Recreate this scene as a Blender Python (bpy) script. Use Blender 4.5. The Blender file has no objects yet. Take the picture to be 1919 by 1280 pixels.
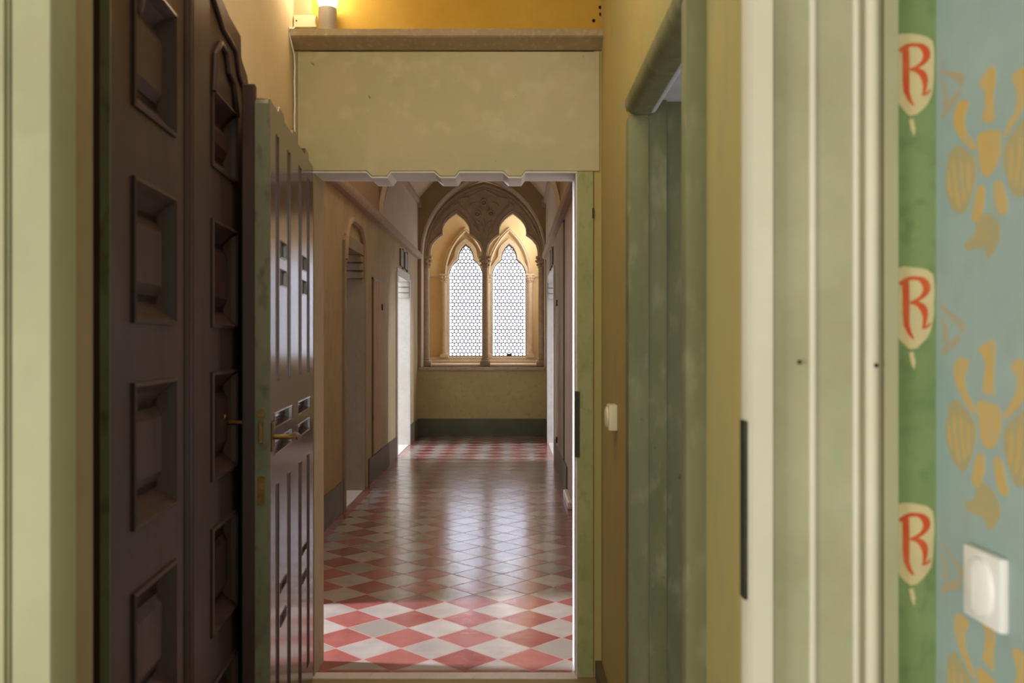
import bpy, bmesh, math, random
from mathutils import Vector, Matrix
random.seed(7)
PI = math.pi
S = bpy.context.scene
COL = S.collection
# ------------------------------------------------------------------ camera
FP = 1720.0                      # focal length in pixels of the 1919 wide frame
EYE = 1.35
cam = bpy.data.cameras.new('camera')
cam.sensor_width = 36.0
cam.lens = FP / 1919 * 36.0
cam.clip_start = 0.05
cam.dof.use_dof = True
cam.dof.focus_distance = 8.5
cam.dof.aperture_fstop = 5.2
camo = bpy.data.objects.new('camera', cam)
COL.objects.link(camo)
camo.location = (0, 0, EYE)
camo.rotation_euler = (PI / 2, 0, 0)
S.camera = camo
# ------------------------------------------------------------------ view, world
S.view_settings.view_transform = 'Standard'
S.view_settings.look = 'None'
S.view_settings.gamma = 1
S.view_settings.use_curve_mapping = False
S.view_settings.exposure = 0.08
wd = bpy.data.worlds.new('daylight')
S.world = wd
wd.use_nodes = True
bgn = wd.node_tree.nodes['Background']
bgn.inputs['Color'].default_value = (0.83, 0.88, 1.0, 1)
bgn.inputs['Strength'].default_value = 6.6

def area(name, loc, direction, sx, sy, power, col=(1, 1, 1)):
    l = bpy.data.lights.new(name, 'AREA')
    l.shape = 'RECTANGLE'
    l.size = sx
    l.size_y = sy
    l.energy = power
    l.color = col
    o = bpy.data.objects.new(name, l)
    COL.objects.link(o)
    o.location = loc
    o.rotation_euler = Vector(direction).to_track_quat('-Z', 'Y').to_euler()
    return o

COOL = (0.80, 0.86, 1.0)
WARM = (1.0, 0.85, 0.62)
# fill lamps added for the near room, standing in for unseen windows
area('near_room_fill', (-0.7, -3.0, 1.5), (0.08, 1, -0.02), 2.6, 2.2, 78, (0.98, 0.97, 0.93))
area('near_room_side_fill', (-2.9, -0.5, 1.1), (1, 0.35, 0.0), 1.6, 1.7, 82, (0.93, 0.97, 1.0))  # added to brighten the blue right wall
# daylight in the three side rooms off the far corridor
area('side_room_daylight_first', (-4.6, 4.25, 2.2), (1, 0.0, -0.42), 0.3, 1.2, 570, (0.93, 0.91, 1.0))
area('side_room_daylight_second', (-4.9, 11.45, 2.4), (1, 0.0, -0.4), 0.2, 1.4, 330, (0.82, 0.87, 1.0))
area('side_room_daylight_third', (4.0, 11.3, 2.3), (-1, 0.0, -0.4), 0.2, 1.4, 130, (0.86, 0.86, 1.0))
area('side_room_daylight_fourth', (-4.6, 7.6, 2.0), (1, 0.07, -0.40), 0.5, 1.2, 55, (0.86, 0.86, 1.0))
# bay: added side lamp for its ochre wall, then daylight through the end window
area('bay_side_fill', (0.46, 14.05, 2.5), (-1, 0.25, -0.1), 0.8, 2.0, 26, (1.0, 0.97, 0.92))  # added lamp inside the bay, in place of unseen side windows
area('bay_window_daylight', (-0.39, 17.2, 4.6), (0, -1, -0.55), 3.0, 2.2, 900, (0.92, 0.93, 1.0))
# room behind the side doorway of the passage
area('side_closet_daylight', (1.9, 2.6, 1.0), (-1, 0.0, 0.35), 1.2, 1.2, 9, (0.82, 0.84, 1.0))
# unseen fill lamps added to brighten the passage and the corridor walls
area('passage_fill_light', (-0.3, 2.3, 2.9), (0.1, 0.35, -1), 0.8, 0.8, 13, WARM)
area('corridor_fill_light', (-0.43, 7.0, 3.9), (0, 0, -1), 0.8, 3.0, 8, (1.0, 0.95, 0.86))
area('corridor_up_fill', (-0.43, 6.6, 3.0), (0, 0, 1), 0.6, 3.0, 80, (1.0, 0.95, 0.86))  # unseen up-light, added to lift the walls more than the floor

# ------------------------------------------------------------------ materials
def srgb(r, g, b):
    f = lambda v: (v / 255) / 12.92 if v / 255 <= .04045 else ((v / 255 + .055) / 1.055) ** 2.4
    return (f(r), f(g), f(b), 1)

def new_mat(name):
    m = bpy.data.materials.new(name)
    m.use_nodes = True
    return m, m.node_tree.nodes, m.node_tree.links, m.node_tree.nodes['Principled BSDF']

def plaster(name, c1, c2, c3=None, scale=3.0, rough=.75, bump=.15, stretch=(1, 1, 1), spots=0.0, metallic=0.0, spec=.4):
    """paint or plaster, mottled by two noises; optional dark flecks"""
    m, N, L, p = new_mat(name)
    tc = N.new('ShaderNodeTexCoord')
    mp = N.new('ShaderNodeMapping')
    mp.inputs['Scale'].default_value = stretch
    L.new(tc.outputs['Object'], mp.inputs['Vector'])
    n1 = N.new('ShaderNodeTexNoise')
    n1.inputs['Scale'].default_value = scale
    n1.inputs['Detail'].default_value = 6
    n1.inputs['Roughness'].default_value = .62
    L.new(mp.outputs['Vector'], n1.inputs['Vector'])
    cr = N.new('ShaderNodeValToRGB')
    cr.color_ramp.elements[0].position = .36
    cr.color_ramp.elements[1].position = .66
    cr.color_ramp.elements[0].color = srgb(*c1)
    cr.color_ramp.elements[1].color = srgb(*c2)
    L.new(n1.outputs['Fac'], cr.inputs['Fac'])
    out = cr.outputs['Color']
    n2 = N.new('ShaderNodeTexNoise')
    n2.inputs['Scale'].default_value = scale * 6
    n2.inputs['Detail'].default_value = 8
    L.new(mp.outputs['Vector'], n2.inputs['Vector'])
    if c3:
        r2 = N.new('ShaderNodeValToRGB')
        r2.color_ramp.elements[0].position = .54
        r2.color_ramp.elements[1].position = .70
        r2.color_ramp.elements[0].color = (0, 0, 0, 1)
        r2.color_ramp.elements[1].color = (.75, .75, .75, 1)
        L.new(n2.outputs['Fac'], r2.inputs['Fac'])
        mx = N.new('ShaderNodeMixRGB')
        mx.inputs['Color2'].default_value = srgb(*c3)
        L.new(r2.outputs['Color'], mx.inputs['Fac'])
        L.new(out, mx.inputs['Color1'])
        out = mx.outputs['Color']
    if spots:
        v = N.new('ShaderNodeTexNoise')
        v.inputs['Scale'].default_value = 22
        v.inputs['Detail'].default_value = 2
        L.new(tc.outputs['Object'], v.inputs['Vector'])
        r3 = N.new('ShaderNodeValToRGB')
        r3.color_ramp.elements[0].position = .74
        r3.color_ramp.elements[1].position = .78
        r3.color_ramp.elements[0].color = (0, 0, 0, 1)
        r3.color_ramp.elements[1].color = (spots, spots, spots, 1)
        L.new(v.outputs['Fac'], r3.inputs['Fac'])
        mx = N.new('ShaderNodeMixRGB')
        mx.inputs['Color2'].default_value = srgb(62, 58, 40)
        L.new(r3.outputs['Color'], mx.inputs['Fac'])
        L.new(out, mx.inputs['Color1'])
        out = mx.outputs['Color']
    L.new(out, p.inputs['Base Color'])
    p.inputs['Roughness'].default_value = rough
    p.inputs['Metallic'].default_value = metallic
    p.inputs['Specular IOR Level'].default_value = spec
    if bump:
        b = N.new('ShaderNodeBump')
        b.inputs['Strength'].default_value = bump
        b.inputs['Distance'].default_value = .01
        L.new(n2.outputs['Fac'], b.inputs['Height'])
        L.new(b.outputs['Normal'], p.inputs['Normal'])
    return m

M = {}
M['casing'] = plaster('pale_green_paint', (158, 154, 120), (172, 168, 132), (162, 164, 126), 2.0, .55, .05)
M['fillet'] = plaster('cream_lit_fillet', (202, 197, 174), (214, 208, 188), None, 2.0, .5, .03)  # cream ridges and edge strip; the light they catch is put into the colour
M['casing_flat'] = plaster('grey_green_paint', (160, 155, 124), (176, 172, 142), (160, 166, 132), 4.0, .6, .06)
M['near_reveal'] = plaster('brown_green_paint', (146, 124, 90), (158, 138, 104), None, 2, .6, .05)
M['green_wall'] = plaster('leaf_green_distemper', (112, 134, 84), (126, 148, 96), (102, 124, 80), 6, .85, .15)
M['blue_wall'] = plaster('faded_blue_distemper', (150, 172, 168), (166, 184, 178), (158, 168, 160), 2.6, .85, .15)
M['ochre_paint'] = plaster('worn_ochre_stencil', (206, 170, 98), (200, 174, 118), (180, 176, 144), 18, .85, .05, (1, 1, .5))
M['wing_paint'] = plaster('faded_wing_stencil', (178, 166, 124), (186, 166, 116), (158, 166, 142), 26, .85, .05, (1, 1, .4))
M['cream_paint'] = plaster('cream_shield_paint', (206, 190, 140), (196, 182, 138), None, 22, .85, .05)
M['red_paint'] = plaster('red_letter_paint', (196, 74, 30), (200, 96, 50), None, 30, .8, 0)
M['peach_paint'] = plaster('faded_peach_stencil', (184, 164, 130), (166, 170, 150), None, 30, .85, 0)
M['wood_dark'] = plaster('dark_stained_door_wood', (56, 39, 34), (70, 51, 46), (46, 31, 28), 2.5, .42, .06, (1, 1, .25), spec=.28)
M['wood_face'] = plaster('dark_glossy_door_wood', (80, 60, 58), (94, 74, 72), (68, 52, 50), 2.5, .17, .012, (1, 1, .2), spec=.7)
M['wood_edge'] = plaster('green_door_edge', (98, 96, 74), (116, 114, 88), (80, 70, 54), 5, .5, .1, (1, 1, .5))
M['passage_left'] = plaster('beige_plaster', (204, 180, 138), (214, 192, 152), None, 2.2, .85, .1)
M['passage_right'] = plaster('olive_yellow_plaster', (180, 162, 100), (170, 160, 102), (166, 156, 104), 2.0, .8, .08, (1, 1, .5))
M['yellow_wall'] = plaster('mustard_plaster', (190, 150, 52), (202, 164, 72), None, 3.0, .85, .1)
M['lintel'] = plaster('worn_green_beige_panel_paint', (188, 176, 142), (174, 170, 130), (194, 184, 150), 2.2, .7, .12, (1, 1, 1), .8)
M['cornice'] = plaster('grey_beige_cornice_paint', (172, 152, 122), (160, 142, 114), (186, 170, 138), 9, .75, .12)
M['frame_green'] = plaster('green_frame_paint', (150, 152, 98), (164, 162, 112), (136, 142, 84), 6, .6, .14, (1, 1, .6), .6)
M['side_frame'] = plaster('mottled_green_frame_paint', (108, 110, 74), (128, 130, 92), (142, 142, 108), 4, .6, .14, (1, 1, .4), .5)
M['corr_wall'] = plaster('ochre_beige_corridor_plaster', (172, 154, 116), (186, 168, 132), (162, 148, 112), 2.4, .8, .12, (1, 1, .5))
M['corr_wall_r'] = plaster('streaked_pinkish_plaster', (170, 152, 132), (188, 170, 152), (146, 130, 112), 3.2, .75, .12, (1.6, 1.6, .18))
M['upper_wall'] = plaster('brown_upper_plaster', (156, 132, 100), (166, 142, 110), None, 2.0, .85, .08)
M['vault'] = plaster('pinkish_vault_plaster', (200, 182, 162), (208, 190, 170), None, 2.0, .85, .06)
M['end_wall'] = plaster('brown_end_wall_plaster', (156, 130, 92), (166, 140, 102), None, 2, .85, .06)
M['end_low'] = plaster('olive_end_wall_plaster', (172, 156, 112), (182, 166, 122), (164, 148, 104), 3, .85, .08, (1, 1, 1), .4)
M['stone_dark'] = plaster('brown_sandstone', (176, 156, 128), (190, 170, 142), (152, 130, 104), 10, .8, .25)
M['stone_pale'] = plaster('pale_bay_stone', (206, 184, 154), (218, 198, 168), (192, 164, 136), 7, .8, .2)
M['bay_ochre'] = plaster('ochre_bay_plaster', (214, 186, 136), (222, 198, 152), None, 2.6, .85, .06)
M['string'] = plaster('mauve_brown_string_course', (170, 146, 124), (180, 156, 134), (156, 132, 112), 9, .75, .1)
M['skirt'] = plaster('dark_olive_skirting_paint', (92, 82, 64), (104, 94, 74), None, 4, .5, .05)
M['skirt_end'] = plaster('dark_green_skirting_paint', (80, 82, 66), (90, 92, 74), None, 4, .5, .05)
M['marble'] = plaster('white_marble', (206, 198, 190), (220, 212, 204), (190, 184, 178), 6, .35, .03)
M['door_jamb'] = plaster('pale_stone_jamb', (150, 134, 108), (162, 146, 120), (144, 128, 102), 5, .75, .12, (1, 1, .5))
M['jamb_blue'] = plaster('pale_painted_jamb', (196, 196, 192), (206, 206, 204), (190, 190, 184), 5, .6, .1)
M['plank'] = plaster('bleached_board', (196, 164, 128), (180, 146, 110), (128, 98, 72), 5, .7, .2, (3, 3, .25))
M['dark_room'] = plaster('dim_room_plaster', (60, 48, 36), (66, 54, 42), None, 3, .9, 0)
M['room'] = plaster('side_room_plaster', (196, 192, 176), (204, 200, 186), None, 3, .9, .05)
M['white_plastic'] = plaster('white_plastic', (236, 234, 228), (240, 238, 234), None, 3, .35, 0)
M['ivory_plastic'] = plaster('ivory_plastic', (226, 216, 180), (230, 220, 188), None, 3, .4, 0)
M['grey_metal'] = plaster('grey_lamp_body', (150, 140, 126), (158, 148, 134), None, 3, .45, 0)
M['brass'] = plaster('aged_brass', (128, 98, 50), (104, 78, 38), (70, 52, 30), 40, .38, .05, metallic=.85)
M['iron'] = plaster('dark_iron', (52, 48, 36), (66, 60, 44), None, 30, .5, .1, metallic=.5)
M['lead'] = plaster('lead_came', (70, 62, 66), (84, 76, 80), None, 20, .6, 0)
M['hole'] = plaster('dark_hole', (26, 16, 8), (30, 20, 10), None, 3, .9, 0)

def emissive(name, col, strength):
    m, N, L, p = new_mat(name)
    p.inputs['Base Color'].default_value = (1, 1, 1, 1)
    p.inputs['Emission Color'].default_value = (*col, 1)
    p.inputs['Emission Strength'].default_value = strength
    return m
M['bulb'] = emissive('lit_bulb', (1.0, .93, .8), 12)

def glass_mat():
    m, N, L, p = new_mat('bullseye_glass')
    out = N['Material Output']
    t = N.new('ShaderNodeBsdfTransparent')
    t.inputs['Color'].default_value = (.66, .66, .68, 1)
    tl = N.new('ShaderNodeBsdfTranslucent')
    tl.inputs['Color'].default_value = (.9, .9, .93, 1)
    g = N.new('ShaderNodeBsdfGlossy')
    g.inputs['Roughness'].default_value = .15
    a = N.new('ShaderNodeMixShader')
    a.inputs[0].default_value = .04
    L.new(t.outputs[0], a.inputs[1])
    L.new(tl.outputs[0], a.inputs[2])
    b = N.new('ShaderNodeMixShader')
    b.inputs[0].default_value = .05
    L.new(a.outputs[0], b.inputs[1])
    L.new(g.outputs[0], b.inputs[2])
    L.new(b.outputs[0], out.inputs['Surface'])
    return m
M['glass'] = glass_mat()

TD = .2865                       # diagonal of a floor tile
def tile_mat():
    """red and white squares laid on the diagonal, grout, a slight tilt and tone of its own per tile, red border"""
    m, N, L, p = new_mat('red_and_white_floor_tiles')
    tc = N.new('ShaderNodeTexCoord')
    sep = N.new('ShaderNodeSeparateXYZ')
    L.new(tc.outputs['Object'], sep.inputs[0])
    def mth(op, a, b=None, c=None):
        n = N.new('ShaderNodeMath')
        n.operation = op
        for i, v in enumerate((a, b, c)):
            if v is None:
                continue
            if isinstance(v, (int, float)):
                n.inputs[i].default_value = v
            else:
                L.new(v, n.inputs[i])
        return n.outputs[0]
    x = mth('SUBTRACT', sep.outputs[0], .084)
    y = mth('SUBTRACT', sep.outputs[1], 3.896)
    pu = mth('DIVIDE', mth('ADD', x, y), TD)
    qu = mth('DIVIDE', mth('SUBTRACT', x, y), TD)
    ps = mth('ADD', pu, 100.5)
    qs = mth('ADD', qu, 100.5)
    pi_, qi = mth('FLOOR', ps), mth('FLOOR', qs)
    par = mth('MODULO', mth('ADD', pi_, qi), 2)       # 0 = red
    def edge(v):
        return mth('ABSOLUTE', mth('SUBTRACT', mth('FRACT', v), .5))
    e = mth('MAXIMUM', edge(ps), edge(qs))
    grout = mth('GREATER_THAN', e, .484)
    comb = N.new('ShaderNodeCombineXYZ')
    L.new(pi_, comb.inputs[0])
    L.new(qi, comb.inputs[1])
    wn = N.new('ShaderNodeTexWhiteNoise')
    wn.noise_dimensions = '3D'
    L.new(comb.outputs[0], wn.inputs['Vector'])
    nz = N.new('ShaderNodeTexNoise')
    nz.inputs['Scale'].default_value = 9
    nz.inputs['Detail'].default_value = 8
    L.new(tc.outputs['Object'], nz.inputs['Vector'])
    def ramp(c1, c2, fac):
        r = N.new('ShaderNodeValToRGB')
        r.color_ramp.elements[0].position = .3
        r.color_ramp.elements[1].position = .7
        r.color_ramp.elements[0].color = srgb(*c1)
        r.color_ramp.elements[1].color = srgb(*c2)
        L.new(fac, r.inputs['Fac'])
        return r.outputs['Color']
    mixv = mth('ADD', mth('MULTIPLY', wn.outputs['Value'], .5), mth('MULTIPLY', nz.outputs['Fac'], .5))
    red = ramp((132, 68, 64), (162, 98, 92), mixv)
    whi = ramp((150, 144, 136), (180, 174, 168), mixv)
    def mix(f, a, b):
        n = N.new('ShaderNodeMixRGB')
        L.new(f, n.inputs['Fac'])
        for i, v in ((1, a), (2, b)):
            if isinstance(v, tuple):
                n.inputs[i].default_value = v
            else:
                L.new(v, n.inputs[i])
        return n.outputs['Color']
    c = mix(par, red, whi)
    c = mix(grout, c, srgb(158, 122, 116))
    # red border strip along the edges of the field
    bx = mth('GREATER_THAN', mth('ABSOLUTE', mth('ADD', sep.outputs[0], .43)), .84)
    by = mth('LESS_THAN', sep.outputs[1], 3.772)
    bord = mth('MAXIMUM', bx, by)
    c = mix(bord, c, red)
    L.new(c, p.inputs['Base Color'])
    r = mth('ADD', mth('MULTIPLY', nz.outputs['Fac'], .2), .12)
    r = mth('MINIMUM', mth('ADD', r, mth('MULTIPLY', grout, .6)), .9)
    L.new(r, p.inputs['Roughness'])
    p.inputs['Specular IOR Level'].default_value = .5
    L.new(mth('MULTIPLY', mth('SUBTRACT', 1, grout), .75), p.inputs['Coat Weight'])
    p.inputs['Coat Roughness'].default_value = .16
    b = N.new('ShaderNodeBump')
    b.inputs['Strength'].default_value = .6
    b.inputs['Distance'].default_value = .003
    nb = N.new('ShaderNodeTexNoise')
    nb.inputs['Scale'].default_value = 14
    nb.inputs['Detail'].default_value = 3
    L.new(tc.outputs['Object'], nb.inputs['Vector'])
    hgt = mth('SUBTRACT', mth('MULTIPLY', nb.outputs['Fac'], .55), mth('MULTIPLY', grout, .6))
    # each tile lies a hair off level
    sepc = N.new('ShaderNodeSeparateXYZ')
    L.new(wn.outputs['Color'], sepc.inputs[0])
    tilt = mth('ADD', mth('MULTIPLY', mth('SUBTRACT', sepc.outputs[0], .5), mth('FRACT', ps)),
               mth('MULTIPLY', mth('SUBTRACT', sepc.outputs[1], .5), mth('FRACT', qs)))
    hgt = mth('ADD', hgt, mth('MULTIPLY', tilt, .9))
    L.new(hgt, b.inputs['Height'])
    L.new(b.outputs['Normal'], p.inputs['Normal'])
    L.new(b.outputs['Normal'], p.inputs['Coat Normal'])
    return m
M['tiles'] = tile_mat()

# ------------------------------------------------------------------ mesh helpers
def link_mesh(name, bm, mat, parent=None, smooth=False, recalc=True):
    if recalc:
        bmesh.ops.recalc_face_normals(bm, faces=bm.faces)
    me = bpy.data.meshes.new(name)
    bm.to_mesh(me)
    bm.free()
    for m in (mat if isinstance(mat, (list, tuple)) else [mat]):
        me.materials.append(m)
    if smooth:
        me.polygons.foreach_set('use_smooth', [True] * len(me.polygons))
        me.set_sharp_from_angle(angle=math.radians(38))
    o = bpy.data.objects.new(name, me)
    COL.objects.link(o)
    if parent:
        o.parent = parent
    return o

def tag(o, label, cat, group=None, kind=None):
    o['label'] = label
    if cat:
        o['category'] = cat
    if group:
        o['group'] = group
    if kind:
        o['kind'] = kind
    return o

def struct(o, label=None):
    o['kind'] = 'structure'
    if label:
        o['label'] = label
    return o

def empty(name, loc=(0, 0, 0), rz=0.0):
    o = bpy.data.objects.new(name, None)
    o.empty_display_size = .05
    COL.objects.link(o)
    o.location = loc
    o.rotation_euler = (0, 0, rz)
    return o

def box(bm, x0, x1, y0, y1, z0, z1, mi=0, bev=0.0):
    b2 = bmesh.new()
    bmesh.ops.create_cube(b2, size=1)
    for v in b2.verts:
        v.co = Vector(((x0 + x1) / 2 + v.co.x * (x1 - x0), (y0 + y1) / 2 + v.co.y * (y1 - y0), (z0 + z1) / 2 + v.co.z * (z1 - z0)))
    if bev:
        bmesh.ops.bevel(b2, geom=b2.edges[:], offset=bev, segments=2, affect='EDGES', profile=.6)
    add(bm, b2, mi)
    return bm

def add(bm, b2, mi=0):
    """append b2 to bm and free it"""
    mp = {v: bm.verts.new(v.co) for v in b2.verts}
    for f in b2.faces:
        try:
            nf = bm.faces.new([mp[v] for v in f.verts])
            nf.material_index = mi
            nf.smooth = f.smooth
        except ValueError:
            pass
    b2.free()

def prism(bm, pts, fn, d0, d1, mi=0):
    """closed polygon pts (a,b) extruded from depth d0 to d1; fn(a,b,d) -> xyz"""
    lo = [bm.verts.new(fn(a, b, d0)) for a, b in pts]
    hi = [bm.verts.new(fn(a, b, d1)) for a, b in pts]
    n = len(pts)
    for i in range(n):
        f = bm.faces.new((lo[i], lo[(i + 1) % n], hi[(i + 1) % n], hi[i]))
        f.material_index = mi
    for ring in (lo, hi):
        f = bm.faces.new(ring)
        f.material_index = mi

def plate(outer, holes, t, fn, bev=0.0, res=2):
    """flat plate with holes as a bmesh; outline in (a,b), thickness from c=0 to c=t; fn(a,b,c) -> xyz"""
    cu = bpy.data.curves.new('outline', 'CURVE')
    cu.dimensions = '2D'
    cu.fill_mode = 'BOTH'
    cu.extrude = t / 2 - bev
    if bev:
        cu.bevel_depth = bev
        cu.bevel_resolution = res
        cu.offset = -bev
    for pts in [outer] + list(holes):
        sp = cu.splines.new('POLY')
        sp.points.add(len(pts) - 1)
        for k, (a, b) in enumerate(pts):
            sp.points[k].co = (a, b, 0, 1)
        sp.use_cyclic_u = True
    ob = bpy.data.objects.new('outline', cu)
    me = bpy.data.meshes.new_from_object(ob)
    bm = bmesh.new()
    bm.from_mesh(me)
    bpy.data.objects.remove(ob)
    bpy.data.curves.remove(cu)
    bpy.data.meshes.remove(me)
    bmesh.ops.remove_doubles(bm, verts=bm.verts, dist=1e-5)
    for v in bm.verts:
        v.co = Vector(fn(v.co.x, v.co.y, v.co.z + t / 2))
    return bm

def sweep(bm, path, prof, up=Vector((0, 0, 1)), closed=False, mi=0):
    """carry a closed 2-D profile (s,t) along a 3-D path; s along side vector, t along 'up' (path lies in plane normal to up)"""
    rings = []
    n = len(path)
    P = [Vector(p) for p in path]
    for i in range(n):
        if closed:
            d0 = (P[i] - P[i - 1]).normalized()
            d1 = (P[(i + 1) % n] - P[i]).normalized()
        else:
            d0 = (P[i] - P[max(i - 1, 0)]).normalized() if i > 0 else (P[1] - P[0]).normalized()
            d1 = (P[min(i + 1, n - 1)] - P[i]).normalized() if i < n - 1 else d0
        s0 = d0.cross(up).normalized()
        s1 = d1.cross(up).normalized()
        s = (s0 + s1)
        s = s / max(s.length_squared / 2, .35)
        rings.append([bm.verts.new(P[i] + s * a + up * b) for a, b in prof])
    m = len(prof)
    rng = range(n if closed else n - 1)
    for i in rng:
        A, B = rings[i], rings[(i + 1) % n]
        for k in range(m):
            f = bm.faces.new((A[k], A[(k + 1) % m], B[(k + 1) % m], B[k]))
            f.material_index = mi
    if not closed:
        for r in (rings[0], rings[-1]):
            f = bm.faces.new(r)
            f.material_index = mi

def circ(r, n=8, cx=0, cy=0, sx=1, sy=1):
    return [(cx + r * sx * math.cos(2 * PI * k / n), cy + r * sy * math.sin(2 * PI * k / n)) for k in range(n)]

def tube(bm, path, r, n=8, mi=0):
    """round tube through 3-D points"""
    P = [Vector(p) for p in path]
    rings = []
    prev = None
    for i, p in enumerate(P):
        d = (P[min(i + 1, len(P) - 1)] - P[max(i - 1, 0)]).normalized()
        a = Vector((0, 0, 1)) if abs(d.z) < .9 else Vector((1, 0, 0))
        if prev is not None:
            a = prev
        s = d.cross(a).normalized()
        u = s.cross(d).normalized()
        prev = u
        rr = r[i] if isinstance(r, (list, tuple)) else r
        rings.append([bm.verts.new(p + s * rr * math.cos(2 * PI * k / n) + u * rr * math.sin(2 * PI * k / n)) for k in range(n)])
    for A, B in zip(rings, rings[1:]):
        for k in range(n):
            f = bm.faces.new((A[k], A[(k + 1) % n], B[(k + 1) % n], B[k]))
            f.material_index = mi
            f.smooth = True
    for q in (rings[0], rings[-1]):
        bm.faces.new(q).material_index = mi

def lathe(bm, prof, cx, cy, n=16, sq=None, mi=0):
    """profile (r,z) turned about a vertical axis"""
    rings = [[bm.verts.new((cx + r * math.cos(2 * PI * k / n), cy + r * math.sin(2 * PI * k / n), z)) for k in range(n)] for r, z in prof]
    for A, B in zip(rings, rings[1:]):
        for k in range(n):
            f = bm.faces.new((A[k], A[(k + 1) % n], B[(k + 1) % n], B[k]))
            f.material_index = mi
    bm.faces.new(rings[0])
    bm.faces.new(rings[-1])

def rect(a0, a1, b0, b1):
    return [(a0, b0), (a1, b0), (a1, b1), (a0, b1)]

def arch(cx, hw, spring, rise, n=10, pointed=1.0):
    """points of a pointed arch from left springing over the apex to the right springing.
    each half is a circular arc through springing and apex, tangent vertical at the springing"""
    R = (hw * hw + rise * rise) / (2 * hw)
    th = math.atan2(rise, R - hw) if R > hw else PI / 2
    left = []
    for k in range(n + 1):
        a = th * k / n
        left.append((cx - hw + R - R * math.cos(a), spring + R * math.sin(a)))
    right = [(2 * cx - a, b) for a, b in reversed(left[:-1])]
    return left + right

FNX = lambda x0, s=1: (lambda a, b, c: (x0 + s * c, a, b))     # plate in the YZ plane
FNY = lambda y0, s=1: (lambda a, b, c: (a, y0 + s * c, b))     # plate in the XZ plane

# ================================================================== NEAR ROOM
XR = .58                        # its right wall
Y1 = 1.255                      # its far wall
def onright(px, py):            # a spot of the right wall as (y, z)
    y = XR * FP / (px - 960)
    return (y, EYE + (640 - py) / FP * y)
def onfront(px, py):            # a spot of the far wall as (x, z)
    return ((px - 960) / FP * Y1, EYE + (640 - py) / FP * Y1)

# painted blue wall with stencilled eagles
bm = bmesh.new()
box(bm, XR, XR + .12, -3.2, Y1, 0, 3.0)
fr = lambda a, b, d: (XR - d, a, b)
eagle = [      # (material, outline) in photo pixels, left half and middle of one bird
    (1, [(1835, 155), (1848, 135), (1860, 121), (1867, 130), (1866, 160), (1862, 200), (1866, 228), (1840, 231), (1846, 200), (1848, 172), (1837, 160)]),
    (1, [(1830, 255), (1846, 244), (1878, 241), (1877, 280), (1870, 310), (1852, 334), (1840, 325), (1835, 290)]),
    (3, [(1834, 400), (1860, 402), (1878, 430), (1870, 462), (1853, 488), (1845, 462), (1812, 472), (1808, 455), (1828, 440)]),
]
eagle_half = [
    (1, [(1800, 188), (1817, 185), (1815, 200), (1808, 220), (1810, 245), (1825, 265), (1831, 282), (1818, 278), (1800, 260), (1788, 232), (1790, 205)]),
    (3, [(1783, 282), (1795, 272), (1815, 285), (1832, 302), (1828, 340), (1818, 380), (1808, 402), (1788, 396), (1775, 362), (1774, 318)]),
    (1, [(1832, 352), (1846, 344), (1846, 380), (1836, 414), (1822, 416), (1825, 388)]),
    (1, [(1786, 300), (1790, 300), (1796, 350), (1802, 388), (1797, 388), (1788, 350)]),
    (1, [(1800, 300), (1805, 301), (1808, 340), (1812, 376), (1807, 378), (1802, 340)]),
    (1, [(1814, 304), (1820, 306), (1820, 335), (1820, 362), (1815, 364), (1814, 336)]),
    (1, [(1777, 320), (1780, 318), (1783, 345), (1788, 372), (1784, 374), (1778, 348)]),
]
def wobble(pts, n=3, amp=1.6):
    out = []
    m = len(pts)
    for i in range(m):                      # smooth corners (chaikin) then roughen
        a, b = pts[i], pts[(i + 1) % m]
        for t in (.22, .5, .78):
            out.append((a[0] + (b[0] - a[0]) * t + random.uniform(-amp, amp) * .5, a[1] + (b[1] - a[1]) * t + random.uniform(-amp, amp)))
    return out
PER = .3185
for rep in range(-2, 3):
    for col in range(0, 5):
        yc = XR * FP / (1855 - 960)
        birds = [(mi, p, False, e) for e, (mi, p) in enumerate(eagle)] + [(mi, p, f, e + 4) for e, (mi, p) in enumerate(eagle_half) for f in (False, True)]
        for mi, poly, flip, e in birds:
            q = [onright(a, b) for a, b in wobble(poly)]
            if flip:
                q = [(2 * yc - y, z) for y, z in q]
            q = [(y - col * .262, z - rep * PER * 1.04) for y, z in q]
            if min(y for y, z in q) > -3 and min(z for y, z in q) > .02:
                prism(bm, q, fr, 0.0, .0005 + e * .00005, mi)
    # faint arrow-headed scrolls beside the corner
    for poly in ([(1762, 130), (1800, 136), (1810, 140), (1808, 158), (1798, 164), (1796, 150), (1764, 138)],
                 [(1764, 214), (1792, 172), (1800, 164), (1803, 176), (1780, 206), (1766, 226)],
                 [(1762, 150), (1772, 156), (1780, 180), (1774, 196), (1764, 200), (1770, 178)]):
        for col in range(0, 5):
            q = [onright(a, b) for a, b in wobble(poly, amp=1.0)]
            q = [(y - col * .262, z - rep * PER * 1.0) for y, z in q]
            prism(bm, q, fr, 0.0, .0004, 2)
struct(link_mesh('wall_right', bm, [M['blue_wall'], M['ochre_paint'], M['peach_paint'], M['wing_paint']]), 'faded blue wall with stencilled ochre eagles')

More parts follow.
